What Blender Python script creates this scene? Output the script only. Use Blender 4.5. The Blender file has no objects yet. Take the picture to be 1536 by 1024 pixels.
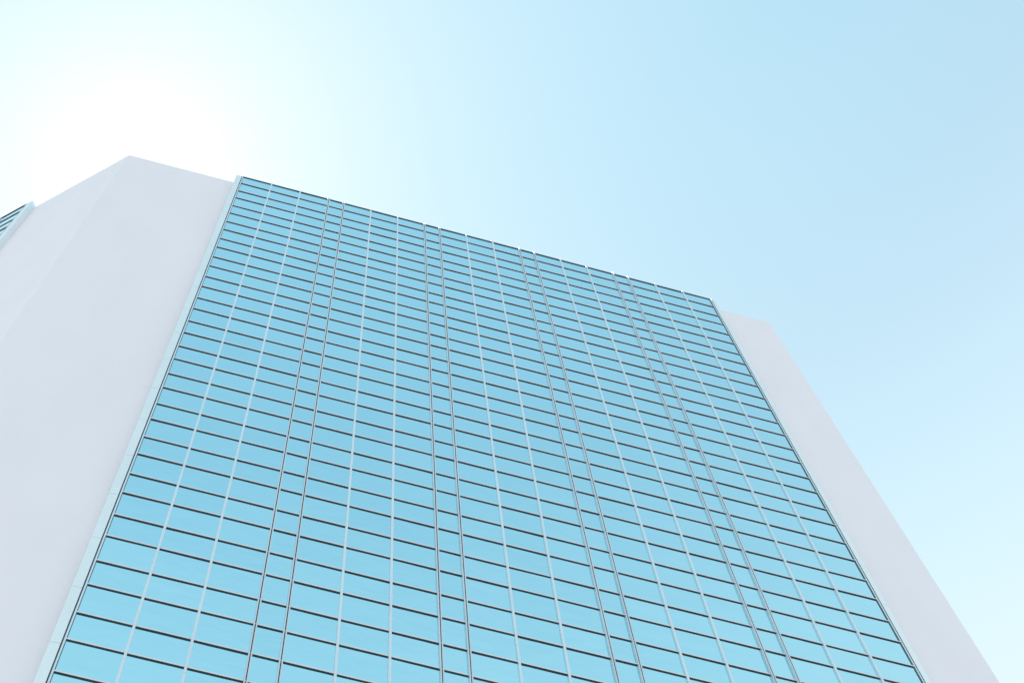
import bpy, bmesh, math, random
from mathutils import Vector, Matrix

random.seed(11)
S = bpy.context.scene
COL = S.collection
PI = math.pi

# ------------------------------------------------------------------ view / camera
TOP = 118.79                      # height of the glazed front's top edge above the ground
CAM = Vector((2.66767, -22.58907, 1.6))
FPX = 3456.14                     # focal length in pixels of a 1536 px wide frame
ROWS = ((0.9628374715712584, -0.2663767463876221, -0.044580627207459395),
        (0.24776151143302594, 0.9368568012170737, -0.2468067411270104),
        (0.10750924048977643, 0.22658941501592045, 0.9680387390037934))
cd = bpy.data.cameras.new('camera')
cam = bpy.data.objects.new('camera', cd)
COL.objects.link(cam)
cd.sensor_width = 36.0
cd.lens = 36.0 * FPX / 1536.0
cd.clip_start = 0.1
cd.clip_end = 20000
r0, r1, r2 = ROWS
m = Matrix(((r0[0], -r1[0], -r2[0], CAM.x),
            (r0[1], -r1[1], -r2[1], CAM.y),
            (r0[2], -r1[2], -r2[2], CAM.z),
            (0, 0, 0, 1)))
cam.matrix_world = m
S.camera = cam


def pixel(p):
    d = Vector(p) - CAM
    x, y, z = (sum(r[i] * d[i] for i in range(3)) for r in ROWS)
    return 768 + FPX * x / z, 512 + FPX * y / z


# ------------------------------------------------------------------ light
SUN_EL, SUN_AZ = math.radians(78.02), math.radians(-18.32)      # azimuth from +Y towards +X
SUND = Vector((math.sin(SUN_AZ) * math.cos(SUN_EL), math.cos(SUN_AZ) * math.cos(SUN_EL), math.sin(SUN_EL)))
ld = bpy.data.lights.new('sun', 'SUN')
ld.energy = 4.0
ld.angle = math.radians(0.53)
ld.color = (1.0, 0.97, 0.93)
sun = bpy.data.objects.new('sun', ld)
COL.objects.link(sun)
sun.location = (0, 0, 200)
sun.rotation_euler = (-SUND).to_track_quat('-Z', 'Y').to_euler()

W = bpy.data.worlds.new('World')
S.world = W
W.use_nodes = True
nt = W.node_tree
nt.nodes.clear()


def nd(tree, typ, **kw):
    n = tree.nodes.new(typ)
    for k, v in kw.items():
        setattr(n, k, v)
    return n


SKY = dict(strength=0.10, tint=(1.18, 1.27, 0.98), air=2.0, dust=0.12, ozone=1.0)
sky = nd(nt, 'ShaderNodeTexSky', sky_type='NISHITA', sun_disc=False)
sky.sun_elevation = SUN_EL
sky.sun_rotation = SUN_AZ
sky.air_density = SKY['air']
sky.dust_density = SKY['dust']
sky.ozone_density = SKY['ozone']
sky.altitude = 50
bg = nd(nt, 'ShaderNodeBackground')
bg.inputs['Strength'].default_value = SKY['strength']
mul = nd(nt, 'ShaderNodeMix', data_type='RGBA', blend_type='MULTIPLY')
mul.inputs['Factor'].default_value = 1.0
mul.inputs[7].default_value = (*SKY['tint'], 1)
nt.links.new(sky.outputs[0], mul.inputs[6])
nt.links.new(mul.outputs[2], bg.inputs['Color'])
# thin summer haze that thickens away from the zenith, all round the sky
tc = nd(nt, 'ShaderNodeTexCoord')
sx = nd(nt, 'ShaderNodeSeparateXYZ')
nt.links.new(tc.outputs['Generated'], sx.inputs[0])
hr = nd(nt, 'ShaderNodeValToRGB')
HAZE = ((0.0, (0.24, 0.22, 0.34)), (0.5, (0.26, 0.23, 0.32)), (0.80, (0.28, 0.25, 0.22)), (0.89, (0.21, 0.13, 0.085)), (0.915, (0.155, 0.105, 0.075)), (0.955, (0.045, 0.016, 0.004)), (0.985, (0, 0, 0)))
while len(hr.color_ramp.elements) < len(HAZE):
    hr.color_ramp.elements.new(0.5)
for e, (p, c) in zip(hr.color_ramp.elements, HAZE):
    e.position = p
    e.color = (*c, 1)
nt.links.new(sx.outputs['Z'], hr.inputs['Fac'])
hz = nd(nt, 'ShaderNodeBackground')
nt.links.new(hr.outputs[0], hz.inputs['Color'])
# aureole of the sun in that haze: falls off within a few degrees
dt = nd(nt, 'ShaderNodeVectorMath', operation='DOT_PRODUCT')
dt.inputs[1].default_value = SUND
nt.links.new(tc.outputs['Generated'], dt.inputs[0])


def mth(op, a, b=None):
    n = nd(nt, 'ShaderNodeMath', operation=op)
    nt.links.new(a, n.inputs[0])
    if b is not None:
        n.inputs[1].default_value = b
    return n.outputs[0]


ang = mth('ARCCOSINE', dt.outputs['Value'])
gl = mth('EXPONENT', mth('MULTIPLY', mth('POWER', mth('DIVIDE', ang, math.radians(4.0)), 1.0), -1.0))
ag = nd(nt, 'ShaderNodeBackground')
ag.inputs['Color'].default_value = (0.34, 0.15, 0.07, 1)
nt.links.new(gl, ag.inputs['Strength'])
add0 = nd(nt, 'ShaderNodeAddShader')
nt.links.new(hz.outputs[0], add0.inputs[0])
nt.links.new(ag.outputs[0], add0.inputs[1])
add = nd(nt, 'ShaderNodeAddShader')
nt.links.new(bg.outputs[0], add.inputs[0])
nt.links.new(add0.outputs[0], add.inputs[1])
out = nd(nt, 'ShaderNodeOutputWorld')
nt.links.new(add.outputs[0], out.inputs['Surface'])

S.view_settings.view_transform = 'Standard'
S.view_settings.look = 'None'
S.view_settings.exposure = 0.72
S.view_settings.gamma = 1.0
S.cycles.max_bounces = 8
S.cycles.sample_clamp_indirect = 0

# ------------------------------------------------------------------ materials


def material(name, base, rough=0.5, metallic=0.0, spec=0.5):
    mt = bpy.data.materials.new(name)
    mt.use_nodes = True
    b = mt.node_tree.nodes['Principled BSDF']
    b.inputs['Base Color'].default_value = (*base, 1)
    b.inputs['Roughness'].default_value = rough
    b.inputs['Metallic'].default_value = metallic
    b.inputs['Specular IOR Level'].default_value = spec
    return mt, mt.node_tree, b


def vary(tree, b, base, amount, scale, stretch=(1, 1, 1), detail=4.0):
    """base colour with a mild unevenness of its own (stains and batches), laid out in object space"""
    tc = nd(tree, 'ShaderNodeTexCoord')
    mp = nd(tree, 'ShaderNodeMapping')
    mp.inputs['Scale'].default_value = stretch
    nz = nd(tree, 'ShaderNodeTexNoise')
    nz.inputs['Scale'].default_value = scale
    nz.inputs['Detail'].default_value = detail
    cr = nd(tree, 'ShaderNodeValToRGB')
    cr.color_ramp.elements[0].position = 0.3
    cr.color_ramp.elements[1].position = 0.7
    lo = [c * (1 - amount) for c in base]
    cr.color_ramp.elements[0].color = (*lo, 1)
    cr.color_ramp.elements[1].color = (*base, 1)
    tree.links.new(tc.outputs['Object'], mp.inputs['Vector'])
    tree.links.new(mp.outputs[0], nz.inputs['Vector'])
    tree.links.new(nz.outputs['Fac'], cr.inputs['Fac'])
    tree.links.new(cr.outputs[0], b.inputs['Base Color'])
    return cr


WHITE = (0.775, 0.760, 0.835)
M_WALL, t_, b_ = material('white_panel', WHITE, 0.55, 0, 0.4)
vary(t_, b_, WHITE, 0.035, 0.5, (1, 1, 0.22), 6.0)
M_ALU, t_, b_ = material('aluminium', (0.64, 0.73, 0.80), 0.38, 0.35)
vary(t_, b_, (0.64, 0.73, 0.80), 0.08, 0.8, (1, 1, 0.3))
M_RAIL, t_, b_ = material('rail_metal', (0.66, 0.64, 0.68), 0.5, 0.0)
M_TRACK, t_, b_ = material('track_metal', (0.54, 0.64, 0.72), 0.42, 0.3)
vary(t_, b_, (0.54, 0.64, 0.72), 0.10, 0.8, (1, 1, 0.3))
M_BODY, t_, b_ = material('rail_underside_shade', (0.06, 0.085, 0.11), 0.6, 0, 0.2)  # dark tone stands in for the shade under the transoms
M_EDGE, t_, b_ = material('edge_panel_metal', (0.77, 0.85, 0.87), 0.30, 0.45)
vary(t_, b_, (0.77, 0.85, 0.87), 0.06, 0.5, (1, 1, 0.5))
M_DARK, t_, b_ = material('gasket_and_shade', (0.05, 0.11, 0.145), 0.7, 0, 0.2)
M_CORE, t_, b_ = material('core', (0.1, 0.1, 0.1), 0.8)
M_ROOF, t_, b_ = material('roof_gravel', (0.35, 0.34, 0.33), 0.9)
vary(t_, b_, (0.35, 0.34, 0.33), 0.3, 6)

# coated glass: a tinted mirror; each pane carries its own slight batch tint
M_GLASS, t_, b_ = material('coated_glass', (0.45, 0.72, 0.78), 0.02, 1.0)
GL_LO, GL_HI = (0.405, 0.80, 0.885), (0.465, 0.85, 0.935)
at = nd(t_, 'ShaderNodeAttribute', attribute_name='tint')
mx = nd(t_, 'ShaderNodeMix', data_type='RGBA')
mx.inputs[6].default_value = (*GL_LO, 1)
mx.inputs[7].default_value = (*GL_HI, 1)
t_.links.new(at.outputs['Fac'], mx.inputs['Factor'])
t_.links.new(mx.outputs[2], b_.inputs['Base Color'])
# sheet glass is never quite flat
tcg = nd(t_, 'ShaderNodeTexCoord')
nzg = nd(t_, 'ShaderNodeTexNoise')
nzg.inputs['Scale'].default_value = 0.9
nzg.inputs['Detail'].default_value = 2.0
t_.links.new(tcg.outputs['Object'], nzg.inputs['Vector'])
bp = nd(t_, 'ShaderNodeBump')
bp.inputs['Strength'].default_value = 0.5
bp.inputs['Distance'].default_value = 0.02
t_.links.new(nzg.outputs['Fac'], bp.inputs['Height'])
t_.links.new(bp.outputs[0], b_.inputs['Normal'])

GROUND = (0.22, 0.21, 0.215)
M_GROUND, t_, b_ = material('paving', GROUND, 0.85)
vary(t_, b_, GROUND, 0.15, 0.15)

# ------------------------------------------------------------------ mesh helper


class Frame:
    """u along a face, w outwards from it, z metres above the glazing's top edge"""

    def __init__(self, ox, oy, ux, uy):
        self.o = (ox, oy)
        self.u = (ux, uy)
        self.n = (uy, -ux)

    def __call__(self, u, w, z):
        return (self.o[0] + self.u[0] * u + self.n[0] * w, self.o[1] + self.u[1] * u + self.n[1] * w, TOP + z)


class MB:
    def __init__(self):
        self.v, self.f, self.mi, self.tint = [], [], [], []

    def prism(self, base, top, mi=0, tint=0.5):
        """two rings of the same length, joined"""
        n = len(base)
        k = len(self.v)
        self.v += [tuple(p) for p in base] + [tuple(p) for p in top]
        faces = [[k + i for i in range(n)][::-1], [k + n + i for i in range(n)]]
        for i in range(n):
            j = (i + 1) % n
            faces.append([k + i, k + j, k + n + j, k + n + i])
        self.f += faces
        self.mi += [mi] * len(faces)
        self.tint += [tint] * len(faces)

    def box(self, fr, u0, u1, w0, w1, z0, z1, mi=0, tint=0.5):
        ring = [(u0, w0), (u1, w0), (u1, w1), (u0, w1)]
        self.prism([fr(u, w, z0) for u, w in ring], [fr(u, w, z1) for u, w in ring], mi, tint)

    def build(self, name, mats, parent=None, tinted=False):
        me = bpy.data.meshes.new(name)
        me.from_pydata(self.v, [], self.f)
        for x in (mats if isinstance(mats, (list, tuple)) else [mats]):
            me.materials.append(x)
        me.polygons.foreach_set('material_index', self.mi)
        if tinted:
            a = me.attributes.new('tint', 'FLOAT', 'FACE')
            a.data.foreach_set('value', self.tint)
        bm = bmesh.new()
        bm.from_mesh(me)
        bmesh.ops.recalc_face_normals(bm, faces=bm.faces)
        bm.to_mesh(me)
        bm.free()
        o = bpy.data.objects.new(name, me)
        COL.objects.link(o)
        if parent:
            o.parent = parent
        return o


# ------------------------------------------------------------------ ground
g = MB()
N = 96
ring = [(12 + 6000 * math.cos(2 * PI * i / N), 20 + 6000 * math.sin(2 * PI * i / N)) for i in range(N)]
g.prism([(x, y, -1.0) for x, y in ring], [(x, y, 0.0) for x, y in ring])
go = g.build('ground', M_GROUND)
go['kind'] = 'structure'
go['label'] = 'grey paved ground that the white tower stands on'
go['category'] = 'ground'

# ------------------------------------------------------------------ the tower
tower = bpy.data.objects.new('glass_tower', None)
COL.objects.link(tower)
tower['label'] = 'tall white office tower with a proud grid of blue mirror glass between plain white corners'
tower['category'] = 'tower'

BACK = 0.30                       # the white walls stand this far behind the glass
WALL_TOP = -0.42
WO, WI, WN = 1.51, 1.43, 0.8027   # wide panes of the outer bays, of the inner bays, narrow panes
ROW, ALT = 1.93844, 0.0546
N_ROW = 44


def columns(inner):
    us, kinds = [0.0], ['edge']
    for i in range(inner + 2):
        w = WO if i in (0, inner + 1) else WI
        for k in range(3):
            us.append(us[-1] + w)
            kinds.append('single')
        if i < inner + 1:
            kinds[-1] = 'double'
            us.append(us[-1] + WN)
            kinds.append('double')
    kinds[-1] = 'edge'
    return us, kinds


zs = [0.0, -0.88723 * ROW]
for k in range(N_ROW - 1):
    zs.append(zs[-1] - ROW * (1 + ALT if k % 2 == 0 else 1 - ALT))

PHI = math.radians(44.0)
cp, sp = math.cos(PHI), math.sin(PHI)
P0 = (-5.83, BACK)
P1 = (28.46, BACK)
us_f, kinds_f = columns(3)
us_s, kinds_s = columns(1)
PIER, PIER_R = 0.34, 0.30
FLANK = 5.62
WS = us_s[-1]
dist = FLANK + PIER + WS          # along the splayed side, from its corner to the side bay's far glass edge
FRONT = Frame(0, 0, 1, 0)
SIDE = Frame(P0[0] - cp * dist - sp * BACK, P0[1] + sp * dist - cp * BACK, cp, -sp)

panes = []                        # (visible area in the photograph, frame, u0, u1, z0, z1)


def clip_area(poly):
    for ax, lim, s in ((0, 0, 1), (0, 1536, -1), (1, 0, 1), (1, 1024, -1)):
        outp = []
        for i in range(len(poly)):
            a, b = poly[i - 1], poly[i]
            ia, ib = (a[ax] - lim) * s >= 0, (b[ax] - lim) * s >= 0
            if ia != ib:
                t = (lim - a[ax]) / (b[ax] - a[ax])
                outp.append((a[0] + (b[0] - a[0]) * t, a[1] + (b[1] - a[1]) * t))
            if ib:
                outp.append(b)
        poly = outp
        if not poly:
            return 0.0
    return abs(sum(poly[i - 1][0] * poly[i][1] - poly[i][0] * poly[i - 1][1] for i in range(len(poly)))) / 2


def pane_box(mb, fr, u0, u1, z0, z1):
    """one glass unit 24 mm thick, not perfectly in plane, as glazing never is"""
    a, b, c = (random.uniform(-0.0016, 0.0016) for _ in range(3))
    tint = min(1.0, max(0.0, random.gauss(0.5, 0.2)))
    g_ = 0.003
    ua, ub, za, zb = u0 + g_, u1 - g_, z1 + g_, z0 - g_

    def rg(w):
        return [fr(ua, w + a - b - c, za), fr(ub, w + a + b - c, za), fr(ub, w + a + b + c, zb), fr(ua, w + a - b + c, zb)]
    mb.prism(rg(-0.026), rg(-0.002), 0, tint)


HM = 0.036                        # half width of a mullion


def bay(fr, us, kinds, piers):
    wid = us[-1]
    z_end = zs[-1]
    # transoms: rails across the whole width, a mesh each
    for k, z in enumerate(zs[1:]):
        t = MB()
        t.box(fr, 0.0, wid, -0.03, 0.026, z, z + 0.072, 1)       # dark body, the underside's shade put into its colour
        t.box(fr, 0.0, wid, 0.023, 0.035, z + 0.003, z + 0.076, 0)  # pale cover strip on its face
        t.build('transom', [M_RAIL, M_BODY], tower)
    c = MB()
    c.box(fr, -HM, wid + HM, -BACK - 0.3, 0.040, 0.012, 0.085, 0)
    c.box(fr, 0.0, wid, -0.03, 0.034, -0.002, 0.011, 1)
    c.build('coping', [M_RAIL, M_DARK], tower)
    # mullions
    for u, kd in zip(us, kinds):
        mb = MB()
        cuts = [0.10] + [z - 0.42 for z in zs[1::4]] + [z_end]
        if kd == 'double':
            mb.box(fr, u - 0.020, u + 0.020, -0.03, 0.022, z_end, 0.09, 1)
        if kd == 'edge':
            s = -1 if u < wid / 2 else 1
            a, b = sorted((u + s * 0.024, u + s * 0.080))
            mb.box(fr, a, b, -0.05, 0.008, z_end, 0.07, 1)
            a, b = sorted((u - s * 0.010, u - s * (0.034 if s < 0 else 0.060)))
            mb.box(fr, a, b, -0.028, 0.012, z_end, 0.068, 1)  # dark strip painted as the shadow line between edge rail and glass
        for za, zb in zip(cuts, cuts[1:]):
            hi, lo = za - 0.006, zb + 0.006
            if kd == 'double':
                mb.box(fr, u - 0.052, u - 0.015, -0.03, 0.075, lo, hi, 0)
                mb.box(fr, u + 0.015, u + 0.052, -0.03, 0.075, lo, hi, 0)
            elif kd == 'edge':
                a, b = sorted((u + s * 0.030, u - s * 0.016))
                mb.box(fr, a, b, -0.03, 0.034, lo, hi, 0)
            else:
                mb.box(fr, u - HM, u + HM, -0.03, 0.060, lo, hi, 0)
        mb.build('mullion', [M_TRACK if kd == 'double' else M_ALU, M_DARK], tower)
    # metal-clad piers that close the bay at both sides
    for s in (-1, 1):
        u_e = 0.0 if s < 0 else wid

        def prof(inset):
            pw = (piers[0] if s < 0 else piers[1]) - inset
            p = [(0.072, 0.030 - inset), (0.072 + (pw - 0.072) * 0.4, 0.028 - inset), (0.072 + (pw - 0.072) * 0.75, 0.020 - inset), (pw, 0.008 - inset), (pw, -BACK - 0.05), (0.072, -BACK - 0.05)]
            return [(u_e + s * a, w) for a, w in p]
        e = MB()
        cuts = [0.09] + [z - 0.35 for z in zs[1::2]] + [z_end]
        for za, zb in zip(cuts, cuts[1:]):
            e.prism([fr(u, w, zb + 0.008) for u, w in prof(0)], [fr(u, w, za - 0.008) for u, w in prof(0)], 0)
        e.prism([fr(u, w, z_end) for u, w in prof(0.012)], [fr(u, w, 0.06) for u, w in prof(0.012)], 1)
        e.build('edge_pier', [M_EDGE, M_DARK], tower)
    # backing behind the glass
    k = MB()
    k.box(fr, -0.05, wid + 0.05, -BACK - 0.3, -0.08, z_end, -0.02)
    k.build('backing_wall', M_CORE, tower)
    # panes, sorted by how large each shows
    for i in range(len(us) - 1):
        for j in range(len(zs) - 1):
            q = [(us[i], zs[j]), (us[i + 1], zs[j]), (us[i + 1], zs[j + 1]), (us[i], zs[j + 1])]
            panes.append((clip_area([pixel(fr(u, 0, z)) for u, z in q]), fr, us[i], us[i + 1], zs[j] + 0.03, zs[j + 1] + 0.03))


bay(FRONT, us_f, kinds_f, (PIER, PIER_R))
bay(SIDE, us_s, kinds_s, (PIER, PIER))
panes.sort(key=lambda p: -p[0])
for _, fr, u0, u1, z0, z1 in panes[:100]:
    mb = MB()
    pane_box(mb, fr, u0, u1, z0, z1)
    mb.build('window_pane', M_GLASS, tower, True)
mb = MB()
for _, fr, u0, u1, z0, z1 in panes[100:]:
    pane_box(mb, fr, u0, u1, z0, z1)
o = mb.build('window_panes', M_GLASS, tower, True)
o['kind'] = 'stuff'

# white walls: prisms 0.4 m thick standing on the ground, mitred at the corners
L2, L3 = dist + PIER + FLANK, 24.0
PA = (P0[0] - cp * L2, P0[1] + sp * L2)
PB = (P1[0] + math.cos(math.radians(46)) * L3, P1[1] + math.sin(math.radians(46)) * L3)
PC, PD = (PB[0], 62.0), (PA[0], 62.0)
loop = [P0, P1, PB, PC, PD, PA]


def inner_pts(pts, d):
    res = []
    n = len(pts)
    for i in range(n):
        a, b, c = Vector(pts[i - 1]), Vector(pts[i]), Vector(pts[(i + 1) % n])
        e1, e2 = (b - a).normalized(), (c - b).normalized()
        n1, n2 = Vector((-e1.y, e1.x)), Vector((-e2.y, e2.x))
        k = (n1 + n2).normalized()
        res.append(tuple(b + k * (d / k.dot(n1))))
    return res


TH = 0.5
inn = inner_pts(loop, TH)


def lerp(a, b, t):
    return (a[0] + (b[0] - a[0]) * t, a[1] + (b[1] - a[1]) * t)


def wall(name, a, b, ia, ib, z0, z1, mat):
    mb_ = MB()
    r = [a, b, ib, ia]
    mb_.prism([(x, y, z0) for x, y in r], [(x, y, z1) for x, y in r])
    return mb_.build(name, mat, tower)


ZT = TOP + WALL_TOP
# front: a flank at each side of the glass, a base below it
fl = -PIER + 0.02
wall('white_wall', P0, (fl, BACK), inn[0], (fl, BACK + TH), 0, ZT, M_WALL)
fr_ = us_f[-1] + PIER_R - 0.02
wall('white_wall', (fr_, BACK), P1, (fr_, BACK + TH), inn[1], 0, ZT, M_WALL)
wall('base_wall', (fl, BACK), (fr_, BACK), (fl, BACK + TH), (fr_, BACK + TH), 0, TOP + zs[-1] - 0.01, M_WALL)
# splayed side with its own bay
nin = (sp, cp)


def on_side(d):
    return (P0[0] - cp * d, P0[1] + sp * d)


def off(p):
    return (p[0] + nin[0] * TH, p[1] + nin[1] * TH)


s0, s1 = on_side(FLANK + 0.02), on_side(dist + PIER - 0.02)
wall('white_wall', s0, P0, off(s0), inn[0], 0, ZT, M_WALL)
wall('white_wall', PA, s1, inn[5], off(s1), 0, ZT, M_WALL)
wall('base_wall', s1, s0, off(s1), off(s0), 0, TOP + zs[-1] - 0.01, M_WALL)
for i in (1, 2, 3, 4):
    wall('white_wall', loop[i], loop[(i + 1) % 6], inn[i], inn[(i + 1) % 6], 0, ZT, M_WALL)
rf = MB()
rp = inner_pts(loop, TH - 0.02)
rf.prism([(x, y, ZT - 0.9) for x, y in rp], [(x, y, ZT - 0.5) for x, y in rp])
rf.build('roof', M_ROOF, tower)
